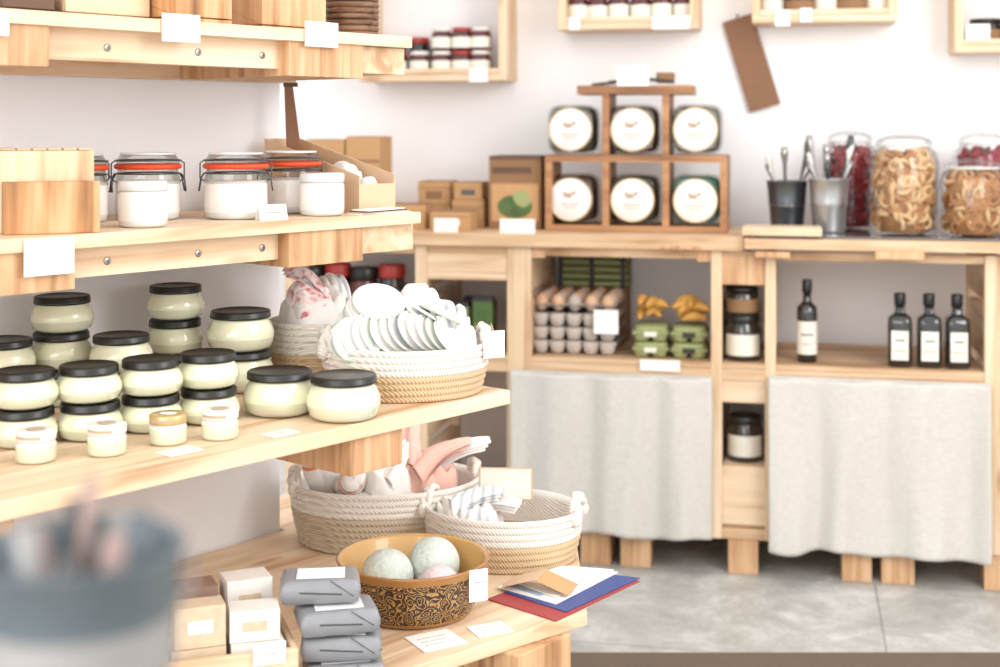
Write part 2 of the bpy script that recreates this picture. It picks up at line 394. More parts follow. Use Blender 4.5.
def tag_flat(px, py, Z, w, h, rz=None, k=0):
    mb = MB(); mb.bb(-w/2, w/2, -h/2, h/2, 0, .001, 'paper')
    for i in range(3): mb.bb(-w*.35, w*(.3-.1*i), h*(.2-.2*i)-.0004, h*(.2-.2*i)+.0004, .001, .0013, 'ink')
    X, Y = P(px, py, Z); mb.build('price_card', (X, Y, Z+.0006), SRZ if rz is None else rz)
tag_flat(180, 452, Z3, .055, .035); tag_flat(281, 434, Z3, .05, .03); tag_flat(436, 641, Z4, .075, .07, 30); tag_flat(490, 630, Z4, .06, .05, 25)

# ------------------------------------------------------------------ cream jars
def cream_jar_mesh(R0, H, lid='blacklid', name='cosmetic_jar'):
    mb = MB(); lr = R0*.89; lh = .0115 if R0 > .04 else .0105; hb = H-lh
    mb.lathe([(R0*.70, 0, 'creamglass'), (R0*.82, .002), (R0*.94, hb*.14), (R0, hb*.40, 'cream'), (R0*.985, hb*.6), (R0*.91, hb*.8), (R0*.83, hb*.92), (R0*.81, hb), (R0*.6, hb)], 'cream', seg=40)
    mb.lathe([(lr, hb-.001), (lr*1.01, hb+.001), (lr*1.01, hb+.003), (lr, hb+.0036), (lr, H-.0025), (lr*.97, H-.0006), (lr*.9, H), (lr*.88, H-.0008), (0, H-.0008)], lid, seg=40)
    return mb.mesh(name)
sm = cream_jar_mesh(.047, .052); md = cream_jar_mesh(.0495, .0575); bg = cream_jar_mesh(.057, .067)
def stack(px, Y, n, me=sm, h=.053):
    X = (px-500)/F*Y
    for i in range(n): inst(me, 'cosmetic_jar', (X+random.uniform(-.002, .002), Y, Z3+.0005+i*h), random.uniform(0, 360))
def yb(b): return (CH-Z3)*F/(b-HZ)
stack(24, yb(444), 2); stack(90, yb(437), 2); stack(152, yb(429), 2); stack(209, yb(421), 2)
stack(61, 2.25, 3, md, .0585); stack(176, 2.40, 3, md, .0585); stack(121, 2.22, 2, md, .0585); stack(4, 2.17, 2, md, .0585)
stack(241, 2.37, 2, bg, .068)
stack(280, 2.172, 1, bg); stack(343, 2.135, 1, bg)
def mini_jar(lid):
    mb = MB(); r = .0265; hb = .029; H = .042
    mb.lathe([(r*.85, 0, 'creamglass'), (r*.97, .002), (r, .006), (r, hb*.8, 'frosted'), (r*.9, hb*.95), (r*.88, hb)], 'cream', seg=36)
    lr = r*.97; mb.lathe([(lr, hb), (lr*1.02, hb+.001), (lr*1.02, H-.002), (lr*.97, H-.0005), (lr*.9, H), (0, H-.0006)], lid, seg=36)
    mb.arc(lr*1.03, 215, 300, hb+.0035, hb+.0075, 'logo'); mb.sphere((0, 0, H), (r*.5, r*.35, .0006), 'logo' if lid == 'whitelid' else 'label', 14, 4)
    return mb.mesh('sample_jar')
mini = mini_jar('whitelid'); minig = mini_jar('goldlid')
for px, b, me in ((36, 461, mini), (107, 454, mini), (168, 443, minig), (220, 438, mini)):
    X, Y = P(px, b, Z3); inst(me, 'sample_jar', (X, Y, Z3+.0005))

# ------------------------------------------------------------------ shelf 2 items
def swing_jar(R0, H):
    mb = MB(); hb = H*.78
    mb.lathe([(R0*.85, 0, 'frosted'), (R0*.98, .004), (R0, .012, 'wax'), (R0, hb*.72, 'wax'), (R0*.97, hb*.75), (0, hb*.75)], 'wax', seg=36)
    mb.lathe([(R0*1.005, hb*.7), (R0*1.005, hb*.78), (R0*.95, hb*.9), (R0*.92, hb)], 'glass_tint', seg=36)
    mb.lathe([(R0*.98, hb-.0015), (R0*1.05, hb+.001), (R0*1.05, hb+.0055), (R0*.98, hb+.007), (R0*.8, hb+.007)], 'rubber', seg=36)
    mb.lathe([(R0*.98, hb+.0075), (R0*1.0, hb+.012), (R0*.92, hb+.017), (R0*.86, H-.001), (R0*.8, H), (0, H)], 'glass_tint', seg=36)
    mb.lathe([(R0*.8, hb+.0075), (0, hb+.0076)], 'rubber', seg=24)
    mb.torus(R0*.975, .0014, 'steel_dark', RM(loc=(0, 0, hb*.9)), 36); mb.torus(R0*1.01, .0014, 'steel_dark', RM(loc=(0, 0, hb+.013)), 36)
    mb.torus(R0*.84, .002, 'frosted', RM(loc=(0, 0, H)), 36)
    for sg in (1, -1):
        x = sg*R0
        mb.tube([(x, -.012, hb*.9), (x*1.1, -.014, hb*.8), (x*1.16, -.01, hb*.55), (x*1.16, .01, hb*.55), (x*1.1, .014, hb*.8), (x, .012, hb*.9)], .0013, 'steel_dark', 6)
        mb.tube([(x, 0, hb+.013), (x*1.13, 0, hb+.008), (x*1.13, 0, hb*.8), (x, 0, hb*.74)], .0013, 'steel_dark', 6)
    return mb.mesh('clip_top_jar')
sj = swing_jar(.052, .108)
def onS(me, name, px, t, Z, rz=0, **k):
    s = Sx(px, t); X, Y = WS(s, t); return inst(me, name, (X, Y, Z+.0005), rz, **k)
onS(sj, 'clip_top_jar', 148, 1.94, Z2, 20); onS(sj, 'clip_top_jar', 74, 1.97, Z2, 40); onS(sj, 'clip_top_jar', 236, 1.85, Z2, 10); onS(sj, 'clip_top_jar', 291, 1.9, Z2, 30)
mb = MB()
mb.lathe([(.031, 0, 'frosted'), (.036, .003), (.037, .01, 'wax'), (.037, .05), (.035, .054), (.033, .055)], 'wax', seg=32)
mb.lathe([(.036, .0552), (.0375, .057), (.0375, .067), (.036, .07), (.028, .071), (0, .071)], 'frosted', seg=32)
cj = mb.mesh('candle_jar')
onS(cj, 'candle_jar', 143, 1.80, Z2); onS(cj, 'candle_jar', 322, 1.80, Z2, scale=1.04)
mb = MB()
mb.bb(-.066, .066, -.03, .0, 0, .074, 'olive'); mb.bb(-.068, .062, .004, .055, 0, .118, 'pine_v')
for i in range(6): mb.bb(-.066+i*.0213, -.0475+i*.0213, .003, .056, .1185, .121, 'pine')
X, Y = WS(Sx(50, 1.80), 1.80); mb.build('wooden_soap_block', (X, Y, Z2+.0005), 24, .003)
mb = MB(); mb.box((0, 0, .012), (.048, .001, .028), 'paper', (-25, 0, 0)); mb.box((0, .012, .012), (.048, .001, .028), 'paper', (25, 0, 0)); mb.box((0, -.002, .012), (.03, .001, .0006), 'ink', (-25, 0, 0))
X, Y = WS(Sx(273, 1.765), 1.765); mb.build('price_card_tent', (X, Y, Z2+.001), 30)
mb = MB(); L = .26; W_ = .09
for xx in (0, W_-.003):
    vs = [(xx, 0, 0), (xx, L, 0), (xx, L, .13), (xx, 0, .065), (xx+.003, 0, 0), (xx+.003, L, 0), (xx+.003, L, .13), (xx+.003, 0, .065)]
    mb.add(vs, [(0, 1, 2, 3), (7, 6, 5, 4), (0, 4, 5, 1), (1, 5, 6, 2), (2, 6, 7, 3), (3, 7, 4, 0)], 'cardboard')
mb.bb(.003, W_-.003, 0, L, 0, .003, 'cardboard'); mb.bb(.003, W_-.003, 0, .003, .003, .05, 'cardboard'); mb.bb(.003, W_-.003, L-.003, L, .003, .13, 'cardboard')
mb.lathe([(.0, -.012), (.020, -.012), (.022, 0), (.020, .012), (0, .012)], 'white', M=RM(80, 0, 20, loc=(.05, .03, .04)))
mb.drape((.045, .09, .05), .035, .05, .03, 'cloth_white', 3, 4, .012)
X, Y = WS(1.703, 1.80); mb.build('leaflet_tray', (X, Y, Z2+.0008), SRZ)
mb = MB()
for i in range(4): mb.box((0, 0, .001+i*.0022), (.12-.006*i, .04, .0018), ('paper', 'cardboard', 'darkwood', 'paper')[i], (0, 0, 4*i-4))
X, Y = WS(1.72, 1.768); mb.build('leaflet_stack', (X, Y, Z2), SRZ)
mb = MB(); mb.lathe([(.025, 0), (.028, .003), (.028, .08), (.02, .09), (.018, .1)], 'frosted'); mb.lathe([(.02, .1), (.02, .12), (0, .12)], 'whitelid'); mb.arc(.0285, 180, 360, .02, .07, 'label')
X, Y = WS(Sx(0, 2.02), 2.02); mb.build('spray_bottle', (X, Y, Z2+.0005))

# shelf 1 items
def wood_crate(px0, px1, t, h, mat='pine', name='wooden_crate'):
    s0, s1 = Sx(px0, t), Sx(px1, t); mb = MB(); w = s1-s0; dp = .16
    mb.bb(0, w, 0, dp, 0, .008, mat); 
    for k in range(2):
        z0 = .01+k*h/2; z1 = z0+h/2-.012
        mb.bb(0, w, 0, .008, z0, z1, mat); mb.bb(0, w, dp-.008, dp, z0, z1, mat); mb.bb(0, .008, .008, dp-.008, z0, z1, mat); mb.bb(w-.008, w, .008, dp-.008, z0, z1, mat)
    for x in (.009, w-.024):
        mb.bb(x, x+.015, .009, .02, .008, h, mat); mb.bb(x, x+.015, dp-.02, dp-.009, .008, h, mat)
    X, Y = WS(s0, t); return mb.build(name, (X, Y, Z1+.0008), SRZ, .0015)
wood_crate(5, 55, 1.86, .09, 'darkwood'); wood_crate(66, 150, 1.86, .12); wood_crate(176, 232, 1.80, .12, 'olive'); wood_crate(262, 326, 1.84, .13, 'pine_end')
mb = MB()
for i in range(7): mb.torus(.045, .006, 'wicker', RM(loc=(0, 0, .007+i*.011)), 28)
mb.lathe([(0, .001), (.05, .001), (.05, .004), (0, .004)], 'wicker')
X, Y = WS(Sx(352, 1.9), 1.9); mb.build('wicker_pot', (X, Y, Z1+.001))
mb = MB(); mb.prism([(-.004, .0), (.012, .0), (.034, -.17), (.002, -.165)], -.003, .003, 'leather', RM(90, 0, 0)); mb.box((.008, 0, .004), (.026, .012, .008), 'darkwood')
X, Y = WS(1.75, 2.0); mb.build('leather_strap', (X-.034, Y, Z1-.087))

# ------------------------------------------------------------------ rope baskets
def basket(name, X, Y, Z, rx, ry, H, nw, n=9, rz=0, flare=.1, low='rope_jute', handles=True, tag=None):
    mb = MB(); ch = H/n; prof = []
    for i in range(n):
        mat = 'rope_white' if i >= n-nw else low
        f = 1-flare+flare*sin(min(1, (i+.5)/n*1.2)*pi/2)
        for k in range(5):
            a = -pi/2+pi*k/5; prof.append((f+.032*cos(a), (i+.5)*ch+ch*.5*sin(a), mat))
    prof = [(0, .001, low), (1-flare-.03, .001, low)]+prof+[(1.0, H, 'rope_white'), (.965, H-.004, 'rope_white')]
    for i in range(n-1, 0, -1):
        prof.append((.93-flare*(1-(i/n)), i*ch, 'rope_white' if i >= n-nw else low)); prof.append((.95-flare*(1-(i/n)), (i-.5)*ch, 'rope_white' if i >= n-nw else low))
    prof += [(.9-flare, ch*.6, low), (0, ch*.6, low)]
    mb.lathe(prof, low, seg=72, sx=rx, sy=ry)
    if handles:
        for sg in (-1, 1):
            x = sg*rx*.98
            for q in range(2):
                pts = []
                for i in range(15):
                    a = pi*i/14; pts.append((x+sg*.006*sin(a*3+q*pi), -.035*cos(a)+.004*q, H-.006+.026*sin(a)+.004*cos(a*4+q*pi)))
                mb.tube(pts, .0065, 'rope_white', 8)
            mb.sphere((x+sg*.003, -.036, H-.01), (.011, .012, .014), 'rope_white'); mb.sphere((x+sg*.003, .036, H-.01), (.011, .012, .014), 'rope_white')
    return mb.build(name, (X, Y, Z+.0008), rz)
def pad(mb, c, r, mat, rot, th=.005, sx=1, edge='cloth_grey'):
    mb.lathe([(0, -th, mat), (r*.93, -th, edge), (r*.98, -th*.5), (r, 0), (r*.98, th*.5), (r*.94, th, mat), (r*.90, th*.7), (r*.8, th), (0, th*1.1)], mat, seg=28, M=RM(*rot, loc=c), sx=sx)
BXc, BYc = (-.068*2.35, 2.35); RX, RY = .138, .115
basket('rope_basket', BXc, BYc, Z3, RX, RY, .085, 4, 8, 8)
mb = MB(); mats = ['cloth_white', 'white', 'cloth_white', 'cloth_green', 'white', 'cloth_white', 'cloth_grey']
eds = ['cloth_green', 'cloth_white', 'cloth_grey', 'cloth_white', 'cloth_white']
mb.sphere((0, 0, .045), (RX*.85, RY*.82, .035), 'cloth_white')
for i in range(12):   # fanned pads seen nearly edge-on
    f = i/11; pad(mb, (-.085+f*.155, -.056+.02*sin(f*pi), .094+.012*sin(f*3)), .050-.006*f, mats[i % 7], (8, 66-16*f, -42+26*f), .0026, .85, eds[i % 5])
for i in range(5):
    f = i/4; pad(mb, (-.0+f*.06, -.01+.01*sin(i), .112+.004*i), .042, mats[(i+3) % 7], (0, 50-6*i, -20+9*i), .0026, 1, eds[(i+1) % 5])
for i in range(5): pad(mb, (-.066+i*.005, .0-i*.003, .122+i*.0075), .046-.001*(i % 2), ('cloth_white', 'white')[i % 2], (26+2*i, 4+3*(i % 3), 0), .003, 1, eds[(i+1) % 5])
mb.drape((.02, .03, .125), .055, .05, .04, 'cloth_white', 27, 3, .016, (0, 4, 20))
mb.drape((.062, .015, .105), .06, .055, .034, 'cloth_stripe', 7, 4, .016, (0, 12, -20))
mb.flap((.03, -.03, .118), .08, .035, 'cloth_stripe', (-15, 10, -65), .012, 2, .3)
for i in range(6): pad(mb, (-.105+i*.004, .0-.012*i, .102-.002*i), .042, mats[(i+1) % 7], (25, -35, 10*i), .003, 1, eds[i % 5])
mb.drape((.09, -.03, .078), .036, .05, .03, 'cloth_white', 11, 3, .012)
mb.build('reusable_cotton_pads', (BXc, BYc, Z3+.002), 8)
mb = MB(); mb.box((0, 0, 0), (.038, .001, .045), 'paper'); mb.tube([(0, 0, .02), (-.004, .004, .035)], .0008, 'rope_jute', 6); mb.build('basket_tag', (BXc+RX+.012, BYc-.035, Z3+.085), 25)
B2x, B2y = (-.128*2.53, 2.53)
basket('rope_basket', B2x, B2y, Z3, .1, .085, .1, 5, 9, 50, low='rope_jute', handles=False)
mb = MB(); mb.drape((-.01, 0, .09), .085, .072, .05, 'cloth_white', 2, 4, .02); mb.drape((-.035, -.01, .115), .05, .05, .045, 'cloth_print', 5, 3, .02, (10, -10, 0)); mb.drape((.03, .02, .12), .05, .04, .04, 'cloth_stripe', 8, 3, .018)
mb.flap((-.02, .0, .15), .07, .04, 'cloth_print', (20, 0, 80), .02, 3, .3)
mb.build('folded_cloths', (B2x, B2y, Z3+.004), 40)

# low-table baskets
X, Y = P(386, 536, Z4)
basket('rope_basket', X, Y, Z4, .178, .142, .115, 4, 10, 10, low='rope_grey')
mb = MB(); mb.sphere((0, 0, .06), (.155, .12, .045), 'cloth_white')
mb.towel((-.122, -.02, .125), .13, .032, 'cloth_white', (14, -24, 10), 'cloth_orange', 1)
mb.towel((-.072, -.05, .115), .13, .031, 'cloth_white', (62, -38, 20), 'cloth_orange', 2)
mb.drape((-.03, .04, .10), .09, .06, .045, 'cloth_white', 6, 3, .02)
mb.drape((.0, -.04, .095), .06, .05, .045, 'cloth_white', 33, 3, .016, (0, -6, 20))
mb.drape((.07, .0, .095), .08, .08, .05, 'cloth_pink', 3, 4, .02, (0, 6, 15))
mb.flap((-.02, -.05, .115), .12, .034, 'cloth_white', (22, 0, -52), .02, 1, .15)
mb.flap((.02, -.02, .13), .11, .045, 'cloth_pink', (30, 0, -35), .02, 2, .25)
mb.flap((.05, -.05, .12), .13, .045, 'cloth_pink', (16, 0, -68), .022, 4, .25)
mb.flap((.09, -.01, .13), .12, .04, 'cloth_white', (12, 0, -80), .018, 5, .1)
mb.flap((.03, .03, .13), .09, .04, 'cloth_pink', (55, 0, 10), .012, 6, .3)
mb.build('bundled_napkins', (X, Y, Z4+.003), 10)
X, Y = P(503, 556, Z4)
basket('rope_basket', X, Y, Z4, .142, .118, .095, 4, 8, -12)
mb = MB(); mb.drape((-.055, -.01, .035), .07, .085, .05, 'cloth_white', 12, 3, .018)
mb.drape((-.045, -.03, .06), .055, .045, .025, 'cloth_stripe', 13, 3, .014, (0, 8, 20))
mb.flap((-.09, -.03, .085), .10, .03, 'cloth_stripe', (8, 0, -70), .014, 3, .3)
mb.flap((-.05, .03, .075), .10, .035, 'cloth_white', (4, 0, -110), .014, 5, .3)
mb.drape((-.095, -.0, .065), .032, .045, .03, 'cloth_white', 15, 2, .014, (0, -15, 0))
mb.build('baby_cloths', (X, Y, Z4+.003), -12)
mb = MB(); mb.box((0, 0, 0), (.1, .001, .06), 'cardboard'); mb.box((0, -.001, 0), (.094, .001, .055), 'label'); o = mb.build('price_card', (X+.005, Y+.03, Z4+.125), -5); 

# patterned bowl
X, Y = P(413, 610, Z4)
mb = MB(); H = .088
mb.lathe([(0, 0, 'bowl_rim'), (.09, 0, 'bowl_rim'), (.096, .003, 'bowl_rim'), (.098, .008, 'bowl_out'), (.112, .035, 'bowl_out'), (.1195, H-.016, 'bowl_out'), (.1205, H-.013, 'bowl_rim'), (.122, H-.01), (.1235, H-.004, 'bowl_rim'), (.1255, H), (.121, H+.001, 'bowl_in'), (.117, H-.004), (.11, .035), (.092, .012), (0, .01)], 'bowl_in', seg=72)
mb.build('patterned_bowl', (X, Y, Z4+.0005))
def bomb(dx, dy, dz, r, mat):
    mb = MB(); mb.lathe([(0, -r)]+[(r*cos(a), r*sin(a)) for a in [radians(-80+10*i) for i in range(8)]]+[(r*1.015, -.0015), (r*1.015, .0015)]+[(r*cos(a), r*sin(a)) for a in [radians(10*i) for i in range(1, 9)]]+[(0, r)], mat, seg=32)
    o = mb.build('bath_bomb', (X+dx, Y+dy, Z4+dz)); o.rotation_euler = (random.random(), random.random(), 0)
bomb(-.042, .0, .056, .043, 'bomb_mint'); bomb(.032, .045, .062, .043, 'bomb_mint'); bomb(.044, -.042, .05, .036, 'bomb_pink')
mb = MB(); mb.box((0, 0, 0), (.032, .0012, .05), 'paper'); mb.box((0, -.0009, .005), (.02, .0005, .0008), 'ink'); mb.build('price_tag', (X+.108, Y-.075, Z4+.065), 25)

def quad(pts, z, mat, th=.0012, name=None, mb=None):
    ps = [P(a, b, Z4) for a, b in pts]; mb.prism(ps, z, z+th, mat)
mb = MB()
quad([(487, 600), (560, 572), (640, 582), (556, 622)], Z4+.0006, 'red', .0015, mb=mb)
quad([(504, 594), (572, 572), (640, 580), (566, 614)], Z4+.0023, 'blue', .0015, mb=mb)
quad([(497, 590), (560, 570), (618, 575), (556, 607)], Z4+.004, 'paper', .0015, mb=mb)
quad([(503, 588), (560, 570), (600, 572), (540, 600)], Z4+.0057, 'cloth_blue', .001, mb=mb)
quad([(512, 586), (562, 570), (614, 574), (556, 602)], Z4+.0069, 'paper', .001, mb=mb)
mb.build('leaflet_pile', (0, 0, 0))
X, Y = P(540, 592, Z4); mb = MB(); mb.box((-.028, 0, .012), (.065, .06, .0012), 'cardboard', (0, -18, 0)); mb.box((.03, 0, .011), (.06, .06, .0012), 'kraft', (0, 18, 0))
mb.build('folded_kraft_card', (X, Y-.0, Z4+.0085), -20)

# grey wrapped soap bars
mb = MB()
n = 20; vs = []; fs = []
for sgn, z0 in ((1, .036), (-1, 0)):
    for j in range(n+1):
        for i in range(n+1):
            a = 2*i/n-1; b_ = 2*j/n-1; e = max(abs(a), abs(b_))
            a = math.copysign(abs(a)**.75, a); b_ = math.copysign(abs(b_)**.75, b_)
            bul = max(0, (1-abs(a)**10)*(1-abs(b_)**10))
            z = .018+sgn*.017*bul**.25+.001*noise.noise(Vector((a*5, b_*5, sgn)))*(1 if e < 1 else 0)
            vs.append((.057*a, .038*b_, z))
for q in range(2):
    for j in range(n):
        for i in range(n): k = q*(n+1)**2+j*(n+1)+i; fs.append((k, k+1, k+n+2, k+n+1))
mb.add(vs, fs, 'greywrap', True)
mb.prism([(-.034, -.024), (.034, -.026), (.036, .02), (-.032, .022)], .0356, .0364, 'greywrap_label')
mb.box((0, -.0378, .018), (.06, .001, .002), 'steel_dark', (0, 4, 0)); mb.box((.03, -.0378, .024), (.04, .001, .001), 'steel_dark', (0, 35, 0))
gw = mb.mesh('wrapped_soap_bar')
X0, Y0 = P(344, 682, Z4)
for i, (dx, dy, rz) in enumerate(((.0, 0, 12), (-.004, .004, 6), (-.010, .0, 16), (-.036, .018, 8))):
    inst(gw, 'wrapped_soap_bar', (X0+dx, Y0+dy, Z4+.001+i*.0375), rz, 0)
# soap tray
X, Y = P(236, 690, Z4)
mb = MB(); w, dp, h = .18, .2, .075
mb.bb(-w/2, w/2, -dp/2, dp/2, 0, .03, 'pine'); mb.bb(-w/2, w/2, -dp/2, -dp/2+.009, .03, h, 'pine'); mb.bb(-w/2, w/2, dp/2-.009, dp/2, .03, h, 'pine')
mb.bb(-w/2, -w/2+.009, -dp/2+.009, dp/2-.009, .03, h, 'pine_y'); mb.bb(w/2-.009, w/2, -dp/2+.009, dp/2-.009, .03, h, 'pine_y')
TR = (X-.022, Y+.02); mb.build('soap_tray', (TR[0], TR[1], Z4+.0005), 18, .002)
def soap(dx, dy, dz, dims, mat, rz):
    mb = MB(); mb.box((0, 0, dims[2]/2), dims, mat)
    mb.box((0, -dims[1]/2-.0003, dims[2]*.5), (dims[0]*.5, .0006, dims[2]*.32), 'soap_white' if mat != 'soap_white' else 'soap_beige')
    c, s_ = cos(radians(18)), sin(radians(18)); mb.build('soap_bar', (TR[0]+dx*c-dy*s_, TR[1]+dx*s_+dy*c, Z4+dz), 18+rz, .006)
for dx, dy, mat in ((-.041, -.05, 'soap_beige'), (.038, -.05, 'soap_white'), (-.041, .04, 'soap_brown'), (.038, .04, 'soap_white')):
    soap(dx, dy, .0315, (.072, .055, .05), mat, 0)
soap(-.040, -.055, .0825, (.068, .04, .055), 'soap_beige', 3); soap(.036, -.05, .0825, (.068, .048, .042), 'soap_white', -4)
soap(-.042, .03, .0825, (.068, .05, .055), 'soap_brown', 5); soap(.036, .03, .0825, (.065, .05, .06), 'soap_white', 6)
mb = MB(); mb.bb(-.022, .022, -.0006, .0006, 0, .03, 'paper'); mb.bb(-.014, .014, -.001, -.0006, .014, .0148, 'ink')
c, s_ = cos(radians(18)), sin(radians(18)); mb.build('price_tag', (TR[0]+.05*c+.103*s_, TR[1]+.05*s_-.103*c, Z4+.06), 18)

# ------------------------------------------------------------------ foreground pail on stand
PY = .58; PX = (78-500)/F*PY; zt = CH-(545-HZ)*PY/F; PH = .1
def pail(R0, R1, H, mat='galv', band=None):
    mb = MB(); b_ = band or mat
    mb.lathe([(0, 0, mat), (R0, 0), (R0+.001, .004), ((R0+R1)/2, H*.5), ((R0+R1)/2+.0015, H*.52), ((R0+R1)/2+.001, H*.56), (R0*.3+R1*.7, H*.72, b_), (R1, H-.004), (R1+.002, H-.002), (R1+.001, H), (R1-.002, H-.002), (R0-.002, .004), (0, .003)], mat, seg=40)
    return mb
mb = pail(.036, .0425, PH, 'palegrey', 'bluegrey')
for i in range(9):
    a = i*.75; rr = .026; mb.tube([(rr*.3*cos(a), rr*.3*sin(a), .01), (rr*cos(a), rr*sin(a), .102+.005*(i % 3))], .005, ('bluegrey', 'palegrey', 'steel_dark', 'pinkgrey')[i % 4], 8)
mb.lathe([(0, .07), (.038, .072), (.038, .074), (0, .08)], 'steel_dark')
mb.tube([(.0, .01, .06), (.006, .01, .125)], .003, 'pinkgrey', 8)
mb.tube([(-.046, 0, .09)]+[(-.048*cos(a), -.028*sin(a)-.0, .09-.024*sin(a)) for a in [pi*i/10 for i in range(1, 10)]]+[(.046, 0, .09)], .0014, 'steel', 6)
mb.build('utensil_pail', (PX, PY, zt-PH+.0006), 20)
mb = MB(); zz = zt-PH
mb.lathe([(0, zz-.02), (.068, zz-.02), (.07, zz-.01), (.068, zz), (0, zz)], 'pine'); 
for i in range(3):
    a = 2*pi*i/3+.5; mb.tube([(.045*cos(a), .045*sin(a), zz-.02), (.11*cos(a), .11*sin(a), 0)], .012, 'pine_v', 10)
mb.torus(.085, .006, 'pine', RM(loc=(0, 0, .4)), 32)
mb.build('pedestal_stool', (PX, PY, 0))

# ------------------------------------------------------------------ back counter
mb = MB(); D = .44; uL = U(285); 
posts = [(uL, uL+.05), (U(415), U(427)), (U(507), U(531)), (U(711), U(722)), (U(765), U(776)), (U(985), U(1001)), (U(1180), U(1196))]
for a, c in posts:
    mb.bb(a, c, 0, .03, .1, .92, 'pine_v'); mb.bb(a, c, D-.03, D, .1, .92, 'pine_v')
    for z0, z1 in ((.12, .3), (.34, .56), (.62, .76), (.79, .92)): mb.bb(a+.004, c-.004, .03, D-.03, z0, z1, 'pine_y')
uM = U(744)
for i in range(3): mb.bb(uL-.02, uM, -.02+i*.155, -.02+i*.155+.152, .922, .96, 'pallet')
for i in range(3): mb.bb(uM+.002, U(1200), -.045+i*.163, -.045+i*.163+.16, .93, .96, 'pallet')
mb.bb(uM+.03, U(1195), -.02, .42, .9605, .967, 'slab')
for a, c in zip(posts[:-1], posts[1:]):
    mb.bb(a[1], c[0], .002, D, .585, .60, 'pallet'); mb.bb(a[1], c[0], .001, .02, .552, .584, 'pallet')
    mb.bb(a[1], c[0], .005, .025, .1, .13, 'pallet'); mb.bb(a[1], c[0], .02, D, .13, .15, 'pallet')
    mb.bb(a[1], c[0], .008, .03, .895, .92, 'pallet')
R(mb, 427, 254, 507, 280, .005, .03, 'pine')
R(mb, 531, 250, 545, 258, .005, .06, 'pine_end'); R(mb, 697, 250, 711, 262, .005, .06, 'pine_end')
R(mb, 722, 256, 765, 285, .004, .09, 'pine_end')
R(mb, 722, 380, 765, 403, .006, .03, 'pine'); R(mb, 722, 467, 765, 525, .006, .03, 'pine'); mb.bb(posts[3][1], posts[4][0], .03, D, .29, .306, 'pine')
R(mb, 660, 246, 700, 250, -.025, -.018, 'pine_end')
R(mb, 875, 252, 925, 260, -.05, -.02, 'pine_end'); R(mb, 755, 252, 790, 258, -.05, -.02, 'pine_end')
for x0, x1 in ((440, 470), (505, 532), (580, 610), (620, 650), (728, 758), (842, 872), (882, 915), (985, 1015), (1100, 1130)):
    for v0 in (.01, .3): mb.bb(U(x0), U(x1), v0, v0+.1, 0, .1, 'pine_end')
mb.build('pallet_wood_counter', BLOC, BRZ, .002)

def curtain(px0, px1, z0, z1, seed, v=-.014):
    mb = MB(); u0, u1 = U(px0, v), U(px1, v); nu, nv = 120, 40; vs = []; fs = []
    for j in range(nv+1):
        f = j/nv
        for i in range(nu+1):
            g = i/nu; u = u0+(u1-u0)*g+.005*noise.noise(Vector((g*3, f*2, seed)))
            a = .009+.012*(1-f)
            dv = a*sin(g*19+seed+2.2*noise.noise(Vector((g*4, f*.7, seed))))+.8*a*noise.noise(Vector((g*11, f*1.0, seed*2)))
            z = z0+(z1-z0)*f + (1-f)*.014*noise.noise(Vector((g*5, 0, seed+5)))
            vs.append((u, v-.016+dv, z))
    for j in range(nv):
        for i in range(nu): k = j*(nu+1)+i; fs.append((k, k+1, k+nu+2, k+nu+1))
    mb.add(vs, fs, 'linen', True)
    mb.bb(u0, u1, v-.006, v+.004, z1-.006, z1+.006, 'linen')
    o = mb.build('linen_curtain', BLOC, BRZ); s = o.modifiers.new('s', 'SOLIDIFY'); s.thickness = .002
curtain(511, 712, .098, .556, 1); curtain(769, 990, .085, .566, 4)

def bottle(h, r, name='olive_oil_bottle', sq=0):
    mb = MB()
    mb.lathe([(r*.9, 0), (r, .004), (r, h*.6), (r*.94, h*.67), (r*.5, h*.72), (r*.4, h*.75), (r*.4, h*.84)], 'bottle', seg=32, sq=sq)
    mb.lathe([(r*.46, h*.84), (r*.48, h*.85), (r*.48, h-.002), (r*.44, h), (0, h)], 'bottlecap', seg=24)
    if sq:
        mb.bb(-r*.7, r*.7, -r*1.03, -r*1.005, h*.1, h*.5, 'label'); mb.bb(-r*.4, r*.4, -r*1.05, -r*1.03, h*.36, h*.38, 'ink'); mb.bb(-r*.5, r*.5, -r*1.05, -r*1.03, h*.22, h*.235, 'logo')
    else:
        mb.arc(r*1.01, 195, 345, h*.1, h*.5, 'label'); mb.arc(r*1.02, 235, 305, h*.33, h*.35, 'ink'); mb.arc(r*1.02, 245, 295, h*.22, h*.235, 'logo')
    return mb.mesh(name)
bt = bottle(.235, .029); bt2 = bottle(.205, .033, sq=5)
def onB(me, name, px, v, Z, rz=0, **k):
    X, Y = WB(U(px, v), v); return inst(me, name, (X, Y, Z+.0006), BRZ+rz, **k)
onB(bt, 'olive_oil_bottle', 807, .08, .6)
for px in (900, 929, 957): onB(bt2, 'olive_oil_bottle', px, .06, .6, (px-929)*.15)
def pot(r, h, body, lid, lab=None, name='preserve_jar', sl=.16):
    mb = MB(); hb = h*(1-sl)
    mb.lathe([(r*.9, 0), (r, .004), (r, hb*.82), (r*.86, hb*.97), (r*.84, hb)], body, seg=28)
    mb.lathe([(r*.9, hb), (r*.92, hb+.002), (r*.92, h-.002), (r*.88, h), (0, h)], lid, seg=28)
    if lab: mb.arc(r*1.01, 200, 340, hb*.15, hb*.7, lab)
    return mb.mesh(name)
dj = pot(.048, .08, 'darkjar', 'bottlecap', 'kraft_dark'); dj2 = pot(.048, .12, 'darkjar', 'bottlecap', 'kraft_dark')
rj = pot(.034, .075, 'jam', 'whitelid', 'label'); rj2 = pot(.034, .075, 'jam', 'redlid', 'label'); hj = pot(.05, .13, 'darkjar', 'blacklid', 'label')
